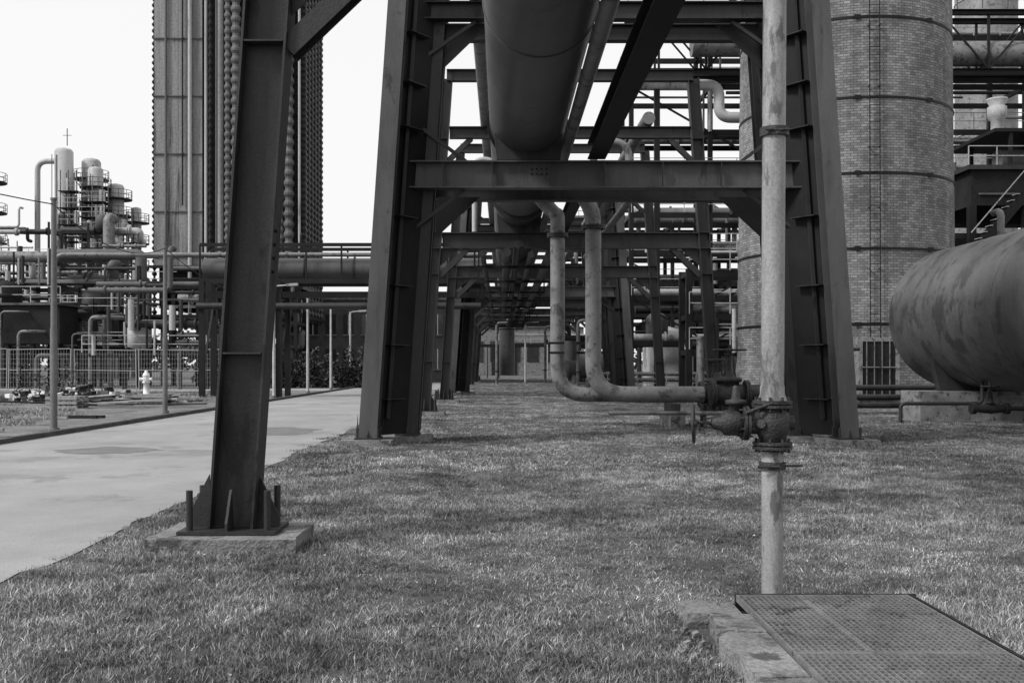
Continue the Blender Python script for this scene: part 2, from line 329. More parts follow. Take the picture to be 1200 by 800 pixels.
def trestle(Y,kind):
    b=B()
    if kind=='near' or kind=='single':
        for sg,X in ((1,XL),(-1,XR)):
            if kind=='near' and sg==1: X=lambda z: -2.40+K*z
            x0=X(.15);xt=X(TOP);w=.40 if kind=='near' else .36
            b.ibeam((x0,Y,.15),(xt,Y,TOP),.3,w,'steel',up=(1,0,0),t=.022)
            for z in (1.7,4.45,5.25,5.75,8.7):
                b.bar((X(z)-w/2+.03,Y-.08,z),(X(z)+w/2-.03,Y-.08,z),.14,.015,'steel')
            baseplate(b,x0,Y,big=True); pad(b,x0,Y,1.28,1.0)
            b.ibeam((X(4.4)+sg*.2,Y,4.4),(X(5.25)+sg*1.05,Y,5.27),.18,.2,'steel',up=(0,1,0),t=.015)
            b.ibeam((X(8.0)+sg*.2,Y,8.0),(X(8.7)+sg*.9,Y,8.72),.16,.16,'steel',up=(0,1,0),t=.015)
            b.prism([(X(5.24)+sg*.18,Y,5.24),(X(5.24)+sg*.75,Y,5.24),(X(4.75)+sg*.18,Y,4.7)],(0,.02,0),'steel')
            # bolted splice plates
            for z in (2.6,):
                for dz in (-.18,-.06,.06,.18): b.cyl((X(z+dz)+sg*(w/2-.002),Y-.08,z+dz),(X(z+dz)+sg*(w/2+.02),Y-.08,z+dz),.016,'steelD',6)
        b.ibeam((XL(5.5)+.2,Y,5.5),(XR(5.5)-.2,Y,5.5),.3,.5,'steel',t=.03)
        b.ibeam((XL(8.9)+.2,Y,8.9),(XR(8.9)-.2,Y,8.9),.26,.36,'steel')
        b.ibeam((XL(10.5),Y,10.7),(XR(10.5),Y,10.7),.26,.36,'steel')
    else:
        for sg,xa,xb in ((1,-2.66,-1.98),(-1,6.88,6.2)):
            def fa(z): return xa+sg*K*z
            def fb(z): return xb+sg*K*z
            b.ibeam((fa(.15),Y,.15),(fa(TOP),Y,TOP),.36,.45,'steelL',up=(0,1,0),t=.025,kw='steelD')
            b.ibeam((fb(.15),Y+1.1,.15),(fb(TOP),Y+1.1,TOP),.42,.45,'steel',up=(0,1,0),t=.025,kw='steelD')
            z0,z1=.17,TOP-.1
            P=[(fa(z0)+sg*.02,Y+.225,z0),(fb(z0)-sg*.02,Y+.87,z0),(fb(z1)-sg*.02,Y+.87,z1),(fa(z1)+sg*.02,Y+.225,z1)]
            b.prism(P,(.02,0,0),'steelD')
            for z in (.9,2.0,3.2,4.6,6.4,7.3,8.3,9.9):
                b.bar((fa(z)+sg*.2,Y+.2,z),(fb(z)-sg*.14,Y+.7,z),.25,.018,'steel')
            b.bar((fa(.5)+sg*.32,Y+.42,.5),(fa(TOP-.4)+sg*.32,Y+.42,TOP-.4),.07,.07,'steel')
            for xx,yy in ((fa(.15),Y),(fb(.15),Y+1.1)): baseplate(b,xx,yy); pad(b,xx,yy,1.0,.95)
            for z0,z1 in ((5.22,4.45),(5.8,6.55),(8.7,8.0),(9.1,9.75)):
                xx=fb(z0)
                b.bar((xx-sg*.15,Y+.83,z1),(xx+sg*.85,Y+.83,z0),.07,.07,'steel')
            b.prism([(fb(5.2)+sg*.22,Y+1.9,5.24),(fb(5.2)+sg*1.15,Y+1.9,5.24),(fb(4.7)+sg*.22,Y+1.9,4.35)],(0,.02,0),'steelD')
            b.ibeam((fb(.15),Y+2.2,.15),(fb(TOP),Y+2.2,TOP),.34,.3,'steel',up=(0,1,0),t=.022)
            b.prism([(fb(9.1)+sg*.2,Y+1.12,8.74),(fb(9.1)+sg*1.1,Y+1.12,8.74),(fb(8)+sg*.2,Y+1.12,7.8)],(0,.02,0),'steel')
        b.ibeam((-1.9,Y+.72,5.5),(6.2,Y+.72,5.5),.3,.56,'steelL',t=.03)
        for x in (-1.2,-.2,1.0,2.1,3.3,4.5,5.4):
            b.bar((x,Y+.6,5.25),(x,Y+.6,5.75),.015,.1,'steel',up=(0,1,0))
        for x in (.62,.72,.82,.92):
            for z in (5.52,5.62): b.cyl((x,Y+.69,z),(x,Y+.74,z),.02,'steelD',6)
        b.ibeam((-1.7,Y+2.2,5.45),(5.9,Y+2.2,5.45),.3,.5,'steel',t=.03)
        b.ibeam((-1.6,Y+.8,8.9),(5.8,Y+.8,8.9),.26,.36,'steel')
        b.ibeam((-1.6,Y+2.2,8.9),(5.8,Y+2.2,8.9),.26,.36,'steel')
        b.ibeam((-2,Y+.2,10.8),(6.2,Y+.2,10.8),.26,.36,'steel')
    yo=Y+(.72 if kind=='double' else 0);zb=5.79 if kind=='double' else 5.755
    b.prism([(-.1,yo,zb),(1.2,yo,zb),(1.25,yo,6.35),(.9,yo,6.05),(.55,yo,5.955),(.2,yo,6.05),(-.15,yo,6.35)],(0,.3,0),'steel')
    return b.obj('steel_trestle')
trestle(9.15,'near'); trestle(20.4,'double')
for y in (32.3,43.2,54.1,65,76,87,98): trestle(y,'single' if y!=54.1 else 'double')
b=B();DX,DZ,DR=.55,6.76,.81
b.cyl((DX,-6,DZ),(DX,105,DZ),DR,'bigpipe',64)
for y in (2,14.5,27,30.2,38.5,50,62,74,86,98):
    b.torus((DX,y,DZ),(0,1,0),DR+.005,.014,'bigpipe',64,6)
b.flange((DX,30.2,DZ),(0,1,0),DR+.11,'steel',.04,.02,24,48)
b.flange((DX,49,DZ),(0,1,0),DR+.11,'steel',.04,.02,24,48)
b.flange((DX,21.9,DZ),(0,1,0),DR+.06,'steel',.03,.02,24,48)
b.path([(DX,104.9,DZ),(DX,107,DZ),(DX,107,.5)],DR,'bigpipe',1.5,32)
b.obj('overhead_duct')
b=B();b.cyl((1.38,-6,6.22),(1.38,106,6.22),.12,'pipe',14);b.obj('service_pipe')
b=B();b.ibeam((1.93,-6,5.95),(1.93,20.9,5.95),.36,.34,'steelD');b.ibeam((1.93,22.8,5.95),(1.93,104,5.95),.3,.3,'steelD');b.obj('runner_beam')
b=B();b.cyl((-.52,-6,9.26),(-.52,104,9.26),.16,'pipe',14);b.obj('service_pipe')
b=B();b.cyl((4.6,32,9.3),(4.6,104,9.3),.2,'pipe',14);b.cyl((.5,24,9.35),(.5,104,9.35),.25,'pipe',14);b.obj('service_pipe')
b=B()
for x,z,r in ((.15,5.05,.14),(.9,4.98,.1),(1.5,5.0,.16),(-.6,5.02,.09),(.5,5.3,.12)):
    b.cyl((x,31.5,z),(x,R.uniform(60,98),z),r,'steel',12)
for y in range(34,96,6): b.bar((-.9,y,4.83),(1.9,y,4.83),.1,.1,'steelD'); b.bar((-.9,y,4.8),(-.9,y,6),.06,.06,'steelD');b.bar((1.9,y,4.8),(1.9,y,6),.06,.06,'steelD')
b.path([(1.38,29,6.3),(2.6,29,6.3),(2.6,29,7.9),(3.6,29,7.9),(3.6,29,6.2),(3.6,44,6.2)],.11,'pipe',.5)
b.path([(-.9,34,6.0),(-.9,34,8.4),(-.3,34,8.4),(.3,34,7.5)],.09,'light',.4)
for (x,y,z1) in ((4.9,58,5.1),(5.2,70,4.6),(-.4,81,4.9),(3.9,92,5)):
    b.path([(x,y,0),(x,y,z1),(x+.9,y,z1),(x+.9,y,5.4)],.11,'pipe',.35)
    b.flange((x,y,1.1),(0,0,1),.2,'rust',.03)
b.obj('slung_pipes')
# ---------------------------------------------------------------- drop pipes + valves
b=B()
b.path([(.75,27.2,6.3),(1.45,27.2,5.55),(1.45,26.6,5.5),(1.45,26.6,.82),(5.2,26.6,.82)],.19,'pipe',.75,20)
b.path([(.95,25.4,6.35),(2.27,25.4,5.75),(2.27,25.4,.86),(5.0,25.4,.86)],.2,'pipe',.8,20)
b.path([(2.6,24.9,.42),(5.6,24.9,.42)],.05,'pipe',.2,10)
b.flange((1.45,26.6,4.95),(0,0,1),.28,'steel',.04);b.flange((2.27,25.4,5.0),(0,0,1),.3,'steel',.04)
b.box(4.15,4.5,25.1,26.9,0,.4,'conc');b.box(4.25,4.4,25.2,26.8,.4,.62,'steel')
for z in (1.9,2.15): b.bar((1.2,26.2,z),(2.6,26.2,z),.1,.06,'steelD')
b.cyl((1.75,26.1,1.7),(1.75,26.1,2.2),.16,'rust',12)
b.obj('drop_pipes')
def valve(b,x,y,z,r,k='rust',wheelz=1.0,wr=.4):
    b.flange((x-.42,y,z),(1,0,0),r*1.75,k,.045);b.flange((x+.42,y,z),(1,0,0),r*1.75,k,.045)
    b.rev((x-.4,y,z),(1,0,0),[(r,0),(r*1.3,.15),(r*1.6,.4),(r*1.3,.65),(r,.8)],k,20)
    b.rev((x,y,z),(0,0,1),[(r*1.3,0),(r*1.15,r*1.5),(r*1.5,r*1.6),(r*1.5,r*2.0),(r*.7,r*2.2),(r*.5,r*2.8),(.0,r*2.9)],k,18)
    for sx in (-1,1): b.bar((x+sx*r*.7,y,z+r*2),(x+sx*r*.4,y,z+wheelz-.05),.04,.05,k)
    b.bar((x-r*.6,y,z+wheelz-.05),(x+r*.6,y,z+wheelz-.05),.07,.05,k)
    b.cyl((x,y,z+r*2),(x,y,z+wheelz+.18),.028,k,8);b.wheel((x,y,z+wheelz+.05),(0,0,1),wr,k,.022,5)
b=B();valve(b,5.65,25.4,.86,.2,wheelz=1.05);b.cyl((6.1,25.4,.86),(7.0,25.4,.86),.2,'rust',16);b.flange((6.7,25.4,.86),(1,0,0),.33,'rust')
b.obj('gate_valve')
b=B();valve(b,5.6,26.6,.82,.2,wheelz=.85,wr=.33);b.path([(6.0,26.6,.82),(7.0,26.6,.82),(7.0,26.6,.1)],.18,'rust',.3);b.cyl((5.1,25.9,0),(5.1,25.9,.6),.08,'rust',10);b.obj('gate_valve')
# ---------------------------------------------------------------- standpipe in front
b=B();x,y=1.81,6.85
b.cyl((x,y,-.05),(x,y,1.02),.071,'riser',28)
b.rev((x,y,0),(0,0,1),[(.074,.0),(.12,.005),(.12,.03),(.076,.05)],'riser',24)
b.flange((x,y,1.06),(0,0,1),.13,'rust',.02,.008,8,28)
b.rev((x,y,0),(0,0,1),[(.073,.90),(.088,.902),(.088,.95),(.073,.952)],'rust',28,False)
b.bar((x+.07,y-.03,.926),(x+.19,y-.03,.926),.04,.012,'rust');b.cyl((x-.12,y-.09,.926),(x+.02,y-.1,.926),.01,'rust',8)
b.rev((x,y,0),(0,0,1),[(.075,1.08),(.085,1.10),(.11,1.15),(.118,1.21),(.11,1.27),(.085,1.31),(.08,1.33)],'rust',28)
b.flange((x,y,1.335),(0,0,1),.13,'rust',.02,.008,8,28)
b.rev((x,y,0),(0,0,1),[(.10,1.36),(.082,1.40),(.08,1.46)],'riser',28)
b.cyl((x,y,1.36),(x+.035,y,7.2),.076,'riser',28)
b.rev((x+.012,y,0),(0,0,1),[(.078,3.12),(.095,3.122),(.095,3.18),(.078,3.182)],'rust',28,False);b.cyl((x-.07,y-.09,3.15),(x+.09,y-.09,3.15),.009,'rust',8)
b.cyl((x-.1,y,1.21),(x-.17,y,1.21),.075,'rust',20);b.flange((x-.185,y,1.21),(1,0,0),.115,'rust',.018,.006,8,24)
b.rev((x-.2,y,1.21),(-1,0,0),[(.06,0),(.085,.04),(.085,.12),(.05,.15),(.035,.2),(.02,.21)],'rust',20)
b.cyl((x-.4,y,1.21),(x-.56,y,1.215),.011,'rust',8)
for s_ in (-1,1): b.bar((x-.33,y,1.21+s_*.05),(x-.45,y,1.21+s_*.025),.018,.012,'rust')
b.bar((x-.45,y,1.17),(x-.45,y,1.25),.02,.02,'rust')
b.wheel((x-.53,y-.01,1.21),(1,-.22,0.03),.125,'rust',.011,5)
b.rev((x-.24,y+.02,1.21),(0,0,1),[(.05,0),(.045,.12),(.07,.125),(.07,.15),(.03,.16),(.02,.24),(.012,.25)],'rust',16)
b.cyl((x-.05,y,1.21),(x-.1,y-.1,1.21),.03,'rust',12);b.cyl((x+.08,y,1.21),(x+.14,y,1.21),.05,'rust',14)
b.cyl((x-.2,y-.1,1.28),(x-.05,y-.11,1.34),.012,'rust',8)
b.obj('standpipe')
# ---------------------------------------------------------------- pit cover
b=B();GX0,GX1,GY1=1.50,2.60,6.56
for px0,px1,py0,py1 in ((GX0,GX1,3.9,5.23),(GX0,GX0+.4,5.24,GY1),(GX0+.405,GX1,5.24,GY1)):
    z1=.125
    b.box(px0,px1,py0,py0+.014,z1-.04,z1+.003,'grate');b.box(px0,px1,py1-.014,py1,z1-.04,z1+.003,'grate')
    b.box(px0,px0+.014,py0+.014,py1-.014,z1-.04,z1+.003,'grate');b.box(px1-.014,px1,py0+.014,py1-.014,z1-.04,z1+.003,'grate')
    q=px0+.04
    while q<px1-.02: b.box(q,q+.007,py0+.014,py1-.014,z1-.03,z1,'grate'); q+=.034
    q=py0+.045
    while q<py1-.02: b.box(px0+.014,px1-.014,q,q+.008,z1-.026,z1-.002,'grate'); q+=.05
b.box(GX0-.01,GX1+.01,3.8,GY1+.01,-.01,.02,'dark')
b.obj('steel_grating')
b=B()
r=random.Random(3)
def slab(pts,top,seed):
    rr=random.Random(seed);out=[]
    pts=[(1.475-(1.555-p[0])*.82,p[1]-.42) for p in pts]
    for i in range(len(pts)):
        p,q=V(pts[i]),V(pts[(i+1)%len(pts)]);n=max(1,int((q-p).length/.07))
        for j in range(n):
            c=p.lerp(q,j/n);out.append((c.x+(rr.uniform(-.022,.022) if c.x<1.46 else 0),c.y+rr.uniform(-.012,.012),top/2-.02))
    b.prism(out,(0,0,top+.04),'conc')
slab([(1.18,4.1),(1.555,4.1),(1.555,5.28),(1.22,5.26)],.118,1)
slab([(1.23,5.30),(1.555,5.31),(1.555,6.1),(1.3,6.14),(1.2,6.0)],.112,2)
slab([(1.24,6.16),(1.555,6.13),(1.555,6.52),(1.27,6.56)],.116,3)
slab([(1.14,6.62),(1.4,6.58),(1.42,6.9),(1.2,6.98),(1.1,6.85)],.1,4)
slab([(1.44,6.6),(1.56,6.56),(1.56,7.0),(1.46,6.96)],.07,5)
for i in range(34): 
    x,y=r.uniform(1.0,1.25),r.uniform(4.4,6.6);s=r.uniform(.01,.035);b.bar((x,y,s*.5),(x+s,y+s*.6,s*.7),s,s,'conc')
b.box(GX0,GX1+.06,GY1+.013,GY1+.035,-.05,.127,'steelD');b.box(GX1+.013,GX1+.035,3.8,GY1+.01,-.05,.127,'steelD')
b.obj('concrete_pit_edge')
# ---------------------------------------------------------------- horizontal tank
b=B();cx,cz,r=13.95,3.02,2.13
b.cyl((cx,16.5,cz),(cx,31.2,cz),r,'tank',80,caps=False)
dome=[(r*math.cos(a),.95*math.sin(a)) for a in [i*math.pi/2/12 for i in range(12)]]+[(.001,.95)]
b.rev((cx,31.2,cz),(0,1,0),dome,'tank',80);b.rev((cx,16.5,cz),(0,-1,0),dome,'tank',80)
for y in (18.6,21.7,24.8,27.9,31.2): b.torus((cx,y,cz),(0,1,0),r+.0,.014,'tank',80,6)
for y in (29.2,20):
    b.prism([(cx-1.5,y,.85),(cx+1.5,y,.85),(cx+1.75,y,1.9),(cx+1.2,y,1.28),(cx+.5,y,.95),(cx-.5,y,.95),(cx-1.2,y,1.28),(cx-1.75,y,1.9)],(0,.3,0),'steel')
    b.box(cx-2.3,cx+2.3,y-.7,y+.7,-.1,.85,'conc')
b.path([(cx-1,27.6,1.2),(cx-1,27.6,.55),(cx-3.2,27.6,.55),(cx-3.2,27.6,0)],.05,'rust',.15)
b.path([(cx-.5,25.6,1.1),(cx-.5,25.6,.5),(cx-2.2,25.6,.5)],.06,'rust',.15)
b.obj('horizontal_tank')
b=B();valve(b,12.2,25.6,.5,.08,wheelz=.5,wr=.2);b.obj('gate_valve')
b=B()
for z,yy in ((.55,33),(.85,33.3),(.3,32.7)): b.cyl((7.5,yy,z),(30,yy,z),.1,'steel',10)
for x in range(8,30,3): b.bar((x,33,0),(x,33,.9),.12,.12,'steelD')
for x,h in ((9.2,1.9),(10.1,1.4),(11.0,2.1)): b.path([(x,33.2,0),(x,33.2,h),(x+.6,33.2,h)],.06,'rust',.15,8)
b.obj('low_pipe_run')
# ---------------------------------------------------------------- chimney
b=B();cx,cy=15.0,45.0
def cr(z): return 4.56-.010*z
b.rev((cx,cy,0),(0,0,1),[(4.75,0),(4.75,1.2),(4.6,1.35)]+[(cr(z),z) for z in range(2,42,4)]+[(cr(40)+.2,40.5),(cr(40)+.2,41.5),(3.7,41.5),(3.6,36)],'brick',96)
for z in (3.2,6.2,9.2,12.2,15.4,18.6,22,25.5,29):
    b.rev((cx,cy,0),(0,0,1),[(cr(z),z-.05),(cr(z)+.03,z-.048),(cr(z)+.03,z+.048),(cr(z),z+.05)],'steelD',96,False)
    for a in (-.9,-.2,.5): 
        b.bar((cx+(cr(z)+.06)*math.sin(a)-.12,cy-(cr(z)+.06)*math.cos(a),z),(cx+(cr(z)+.06)*math.sin(a)+.12,cy-(cr(z)+.06)*math.cos(a),z),.05,.16,'steelD')
a=-.06;lx=cx+(cr(10)+.22)*math.sin(a);ly=cy-(cr(10)+.22)*math.cos(a)
for sx in (-.2,.2): b.bar((lx+sx,ly,2.4),(lx+sx,ly+.3,40),.03,.03,'steelD')
z=2.6
while z<40: b.cyl((lx-.2,ly+.3*(z/40),z),(lx+.2,ly+.3*(z/40),z),.013,'steelD',6); z+=.33
z=3
while z<40: b.bar((lx-.2,ly,z),(lx-.2,ly+.35,z),.03,.03,'steelD'); b.bar((lx+.2,ly,z),(lx+.2,ly+.35,z),.03,.03,'steelD');z+=2.4
b.box(cx-.9,cx+.4,cy-4.95,cy-4.3,.3,2.5,'dark');b.box(cx-1.05,cx-.9,cy-5,cy-4.3,.3,2.65,'conc');b.box(cx+.4,cx+.55,cy-5,cy-4.3,.3,2.65,'conc');b.box(cx-.9,cx+.4,cy-5,cy-4.3,2.5,2.65,'conc')  # framed dark panel: shade of a recessed opening put into its colour
for q in (-.75,-.45,-.15,.15): b.bar((cx+q,cy-5.02,.3),(cx+q,cy-5.02,2.5),.03,.03,'pipe')
b.bar((cx-.9,cy-5.04,1.5),(cx+.4,cy-5.04,1.5),.04,.04,'pipe')
b.obj('brick_chimney',loc=(cx,cy,0))
# ---------------------------------------------------------------- racks / process plant
def rack(name,x0,x1,y0,y1,levels,bay,seed,npipe=5,ks=('steel','pipe','midg'),railk='steelL',rmax=.4,brace=True,down=True,frame='steelD',th=1.0,part=False):
    b=B();r=random.Random(seed);n=max(1,round((x1-x0)/bay));xs=[x0+(x1-x0)*i/n for i in range(n+1)]
    tops=[levels[-1] if not part else r.choice(levels[max(0,len(levels)-3):]) for _ in xs]
    for i,x in enumerate(xs):
        for y in (y0,y1): b.bar((x,y,0),(x,y,tops[i]+r.uniform(.2,.3 if not part else 1.4)),.3*th,.3*th,frame)
    for li,z in enumerate(levels):
        for i in range(n):
            if min(tops[i],tops[i+1])<z: continue
            for y in (y0,y1): b.bar((xs[i],y,z),(xs[i+1],y,z),.22*th,.34*th,frame)
            if r.random()<.6: b.rail((xs[i],y0-.15,z+.17),(xs[i+1],y0-.15,z+.17),railk,t=.045)
        for i,x in enumerate(xs):
            if tops[i]>=z: b.bar((x,y0,z),(x,y1,z),.2*th,.26*th,frame)
        for i in range(npipe):
            rr=r.choice((.08,.12,.18,.25,rmax));yy=r.uniform(y0+.3,y1-.3);k=r.choice(ks)
            a=r.choice((x0,r.uniform(x0,x1)));c=r.choice((x1,r.uniform(x0,x1)))
            if part: a=r.choice(xs[:-1]);c=a+bay*r.choice((1,1,2,3));c=min(c,x1)
            if c-a<2 and not part: a,c=x0,x1
            zz=z+.17+rr+r.choice((0,0,.5,1.0))*(rr<.2)
            pts=[(a,yy,zz),(c,yy,zz)]
            if down and r.random()<.6:
                dz=r.uniform(1,3)*r.choice((-1,-1,1)); 
                if zz+dz>.3: pts.append((c,yy,zz+dz)); pts.append((c,yy+.8,zz+dz))
            b.path(pts,rr,k,.4,10)
            for q in range(r.randint(0,3)):
                xx=r.uniform(a,c);b.cyl((xx,yy,zz),(xx+.12,yy,zz),rr*1.6,k,12)
        for q in range(r.randint(2,5)):
            xx=r.uniform(x0,x1);k=r.choice(ks);zz=levels[max(0,li-1)] if li else 0
            b.cyl((xx,y0-.2,zz),(xx,y0-.2,z+r.uniform(-.3,1)),r.choice((.07,.12,.2)),k,10)
        if r.random()<.6:
            xx=r.uniform(x0+1,x1-1);rr=r.uniform(.5,1.0);b.rev((xx,(y0+y1)/2,z+.3),(0,0,1),[(0.01,0),(rr,.25),(rr,1.5),(rr*.6,1.8),(.01,1.9)],r.choice(ks),18)
    if brace:
        for i in range(n):
            for j in range(len(levels)-1):
                if r.random()<.35 and min(tops[i],tops[i+1])>=levels[j+1]:
                    a,c=(levels[j],levels[j+1]) if r.random()<.5 else (levels[j+1],levels[j])
                    b.bar((xs[i],y0,a),(xs[i+1],y0,c),.12,.12,frame)
    return b.obj(name)
rack('pipe_rack',8.6,40,68,73,[3,6,9,11.5,14,17,20,23.2],5.2,21,4,railk='light',ks=('pipe','midg','light','steel'))
b=B();b.cyl((27,66,21.6),(45,66,21.6),.8,'pipe',24);b.path([(8.5,66,19.6),(14,66,19.6),(14,66,17.5),(20,66,17.5)],.35,'light',.8)
b.cyl((12,64.8,21.8),(24,64.8,21.8),.75,'pipe',20)
for x in (28,31,34,37): b.bar((x,66,20.4),(x,66,20.8),.3,1.4,'steelD')
for yy in (65.2,66.9):
    b.ibeam((8,yy,20.2),(45,yy,20.2),.4,.4,'steelD');b.ibeam((8,yy,24),(45,yy,24),.4,.3,'steelD')
    for i,x in enumerate(range(10,44,3)): b.bar((x,yy,20.4),(x,yy,23.9),.14,.14,'steelD'); b.bar((x,yy,20.4 if i%2 else 23.9),(x+3,yy,23.9 if i%2 else 20.4),.1,.1,'steelD')
b.rail((8,65,24.2),(45,65,24.2),'steelL')
for x in (10,18,26,34,42): b.bar((x,66,0),(x,66,20),.35,.35,'steelD')
b.obj('pipe_bridge')
rack('pipe_rack',9.5,26,52,54,[2.2,4.0,6.2],4,33,5,ks=('pipe','midg','steel','light'),railk='polel',rmax=.3)
rack('pipe_rack',5,34,88,92,[3.2,5.8,8.5,11,13.5],5,35,6,ks=('pipe','midg','steel','dark'),railk='midg')
b=B();b.rev((43.5,92,0),(0,0,1),[(2.6,0),(2.6,52),(2.2,53),(0.01,54)],'pipe',40)
for z in range(4,52,6): b.torus((43.5,92,z),(0,0,1),2.62,.05,'light',40,6)
b.obj('storage_silo')
b=B();b.box(26.6,36,58,66,10.6,12.6,'dark');b.box(26.3,36.4,57.7,66.3,12.6,12.85,'steel');b.rail((26.4,57.9,12.85),(36,57.9,12.85),'light')
for x in (26.7,29.8,33,36):
    b.bar((x,58.2,0),(x,58.2,10.6),.4,.4,'steelD')
    if x>27: b.bar((x,60,12.85),(x,60,15.2),.2,.2,'steelD');b.bar((x,65,12.85),(x,65,15.2),.2,.2,'steelD')
b.box(28.8,36.2,59.8,66.2,15.2,15.4,'steelD');b.cyl((30,62,13.9),(36,62,13.9),.7,'midg',18);b.cyl((33.4,60.6,12.9),(33.4,60.6,15),.4,'light',14)
b.rev((29.5,61,15.4),(0,0,1),[(.35,0),(.35,.7),(.55,.9),(.55,1.5),(.4,1.6),(.6,1.9),(.6,2.0),(.01,2.0)],'light',20)
b.box(27,36,57.9,57.99,11.2,11.3,'midg')
b.bar((26,57,7.5),(29,57,11),.6,.5,'steelD');b.bar((29,57.2,11),(36,57.2,8.2),.5,.5,'steelD')
for i in range(10): b.bar((26+i*.3,56.7,7.9+i*.35),(26+i*.3,57.3,7.9+i*.35),.3,.04,'light')
b.bar((26,56.7,8.9),(29,56.7,12.4),.05,.05,'light')
for i in range(5): b.path([(27.6+i*.1,54+i*.6,6+.4*i),(28.4,54+i*.6,8.3+.15*i),(36,54+i*.6,8.3+.15*i)],.28,'light' if i%2 else 'midg',.9)
b.box(24,37,54,58,5.2,5.5,'steelD');b.box(25,37,58.5,66,8.8,9.1,'steelD')
for x in (24.3,30,36): b.bar((x,54.2,0),(x,54.2,5.2),.35,.35,'steelD')
b.obj('loading_platform')
def column(name,x,y,r,h,k,plats,seed,top=True):
    b=B();rr=random.Random(seed)
    b.rev((x,y,0),(0,0,1),[(r,0),(r,h-r*.5),(r*.8,h-r*.2),(.01,h)],k,24)
    for z in plats:
        b.rev((x,y,z),(0,0,1),[(r,0),(r+.9,0),(r+.9,.12),(r,.12)],'steelD',24,False)
        for q in (.55,1.1): b.torus((x,y,z+q),(0,0,1),r+.88,.035,'steelL',24,4)
        for i in range(12):
            a=i*.5236;b.bar((x+(r+.88)*math.cos(a),y+(r+.88)*math.sin(a),z),(x+(r+.88)*math.cos(a),y+(r+.88)*math.sin(a),z+1.1),.05,.05,'steelL')
        b.bar((x-r-.8,y,z),(x-r,y,z-1),.1,.1,'steelD')
    a=rr.uniform(-2.4,-.8)
    for s in (-.25,.25): b.bar((x+(r+.2)*math.cos(a)+s,y+(r+.2)*math.sin(a),0),(x+(r+.2)*math.cos(a)+s,y+(r+.2)*math.sin(a),h-1),.07,.07,'steelL')
    for i in range(3):
        a=rr.uniform(-2.8,-.3);z1=rr.uniform(h*.5,h*.95);q=rr.choice((.12,.2));px,py=x+(r+.4)*math.cos(a),y+(r+.4)*math.sin(a)
        b.path([(px,py,0),(px,py,z1),(x,y,z1+.1)],q,rr.choice(('midg','light','steel')),.4,10)
    return b.obj(name)
column('process_column',-51.3,120,1.05,27.0,'light',[8,13],1)
b=B();b.path([(-54.4,120,4),(-54.4,120,25.4),(-51.4,120,25.4)],.32,'light',1.2);b.path([(-56.5,122,4),(-56.5,122,14),(-50,122,14)],.25,'light',.8);b.obj('overhead_vapour_pipe')
column('process_column',-48.9,122,1.1,26.2,'light',[11,14,17,20,23.5],2)
column('process_column',-47.2,119,.85,24.6,'light',[12,16,19.5,22],3)
column('process_column',-45.6,121,.95,23.0,'light',[9,12.5,15.6,19,21],4)
column('process_column',-59.4,118,1.3,24.5,'light',[9,12,15.5,19,22.5],5)
column('process_column',-62,120,1.3,20,'midg',[9,12,15.5],6)
column('process_column',-43.9,123,.6,20.5,'light',[9,13,16,18.5],8)
b=B();b.cyl((-50.5,119,27),(-50.5,119,29),.05,'steelD',6);b.bar((-51,119,28.2),(-50,119,28.2),.05,.05,'steelD');b.obj('antenna')
def scaffold(x0,x1,y0,y1,top,seed,step=1.9,z0=6):
    b=B();r=random.Random(seed);z=z0;xs=[x0,(x0+x1)/2,x1]
    for x in xs:
        for y in (y0,y1): b.bar((x,y,0),(x,y,top+1.1),.09,.09,'midg')
    while z<=top+.01:
        b.box(x0-.2,x1+.2,y0-.2,y1+.2,z,z+.07,'steelD')
        b.rail((x0-.2,y0-.2,z+.07),(x1+.2,y0-.2,z+.07),'light',t=.05,step=1)
        if r.random()<.7:
            a,c=(x0,x1) if r.random()<.5 else (x1,x0); b.bar((a,y0,z),(c,y0,z+step),.07,.07,'steelL')
        for q in range(2):
            xx=r.uniform(x0,x1);b.cyl((xx,y0+.3,z),(xx,y0+.3,z+step*.8),r.uniform(.15,.4),r.choice(('light','light','midg')),10)
        z+=step
    return b.obj('access_tower')
scaffold(-50,-48.2,116,117.6,22.5,1);scaffold(-47.6,-45.2,116,117.6,21.0,2,1.75);scaffold(-44.8,-42.8,117,118.5,18.0,3,2.1);scaffold(-62.5,-57.0,114,115.5,22.0,4,1.8);scaffold(-56.5,-53,110,112,14.0,6,1.8)
rack('pipe_rack',-66,-38,104,108,[3,6,9,12,15],4.2,41,7,ks=('midg','steel','light','light'),railk='light',th=.6,part=True)
rack('pipe_rack',-38,-25.5,72,77,[2.6,5.0,7.2,8.8],3.2,43,5,ks=('midg','steel','dark','pipe','light'),railk='light',th=.8,part=True)
rack('pipe_rack',-60,-34,84,88,[3,6,8.5,10.5],4,47,6,ks=('midg','steel','light','pipe'),railk='light',th=.8,part=True)
b=B()
for x,z,rr in ((-37.2,6.4,1.1),(-34.2,6.4,1.1)):
    b.rev((x,70.5,z-1.2),(0,0,1),[(rr*.3,-2.5),(rr*.35,-.2),(rr,.5),(rr,1.6),(rr*.7,2.0),(.01,2.2)],'dark',24)
b.box(-33.6,-29.8,69,72,3.0,5.6,'dark');b.box(-33.8,-29.6,68.8,72.2,5.6,5.75,'midg');b.rail((-33.7,68.9,5.75),(-29.7,68.9,5.75),'light')
b.box(-38.5,-33.7,69,73,0,2.8,'midg')
for i in range(5): b.box(-38.2+i*.9,-37.6+i*.9,68.96,69.05,1.1,2.1,'glass')
for x in (-33.4,-31.7,-30): b.bar((x,69.2,0),(x,69.2,3),.25,.25,'steelD')
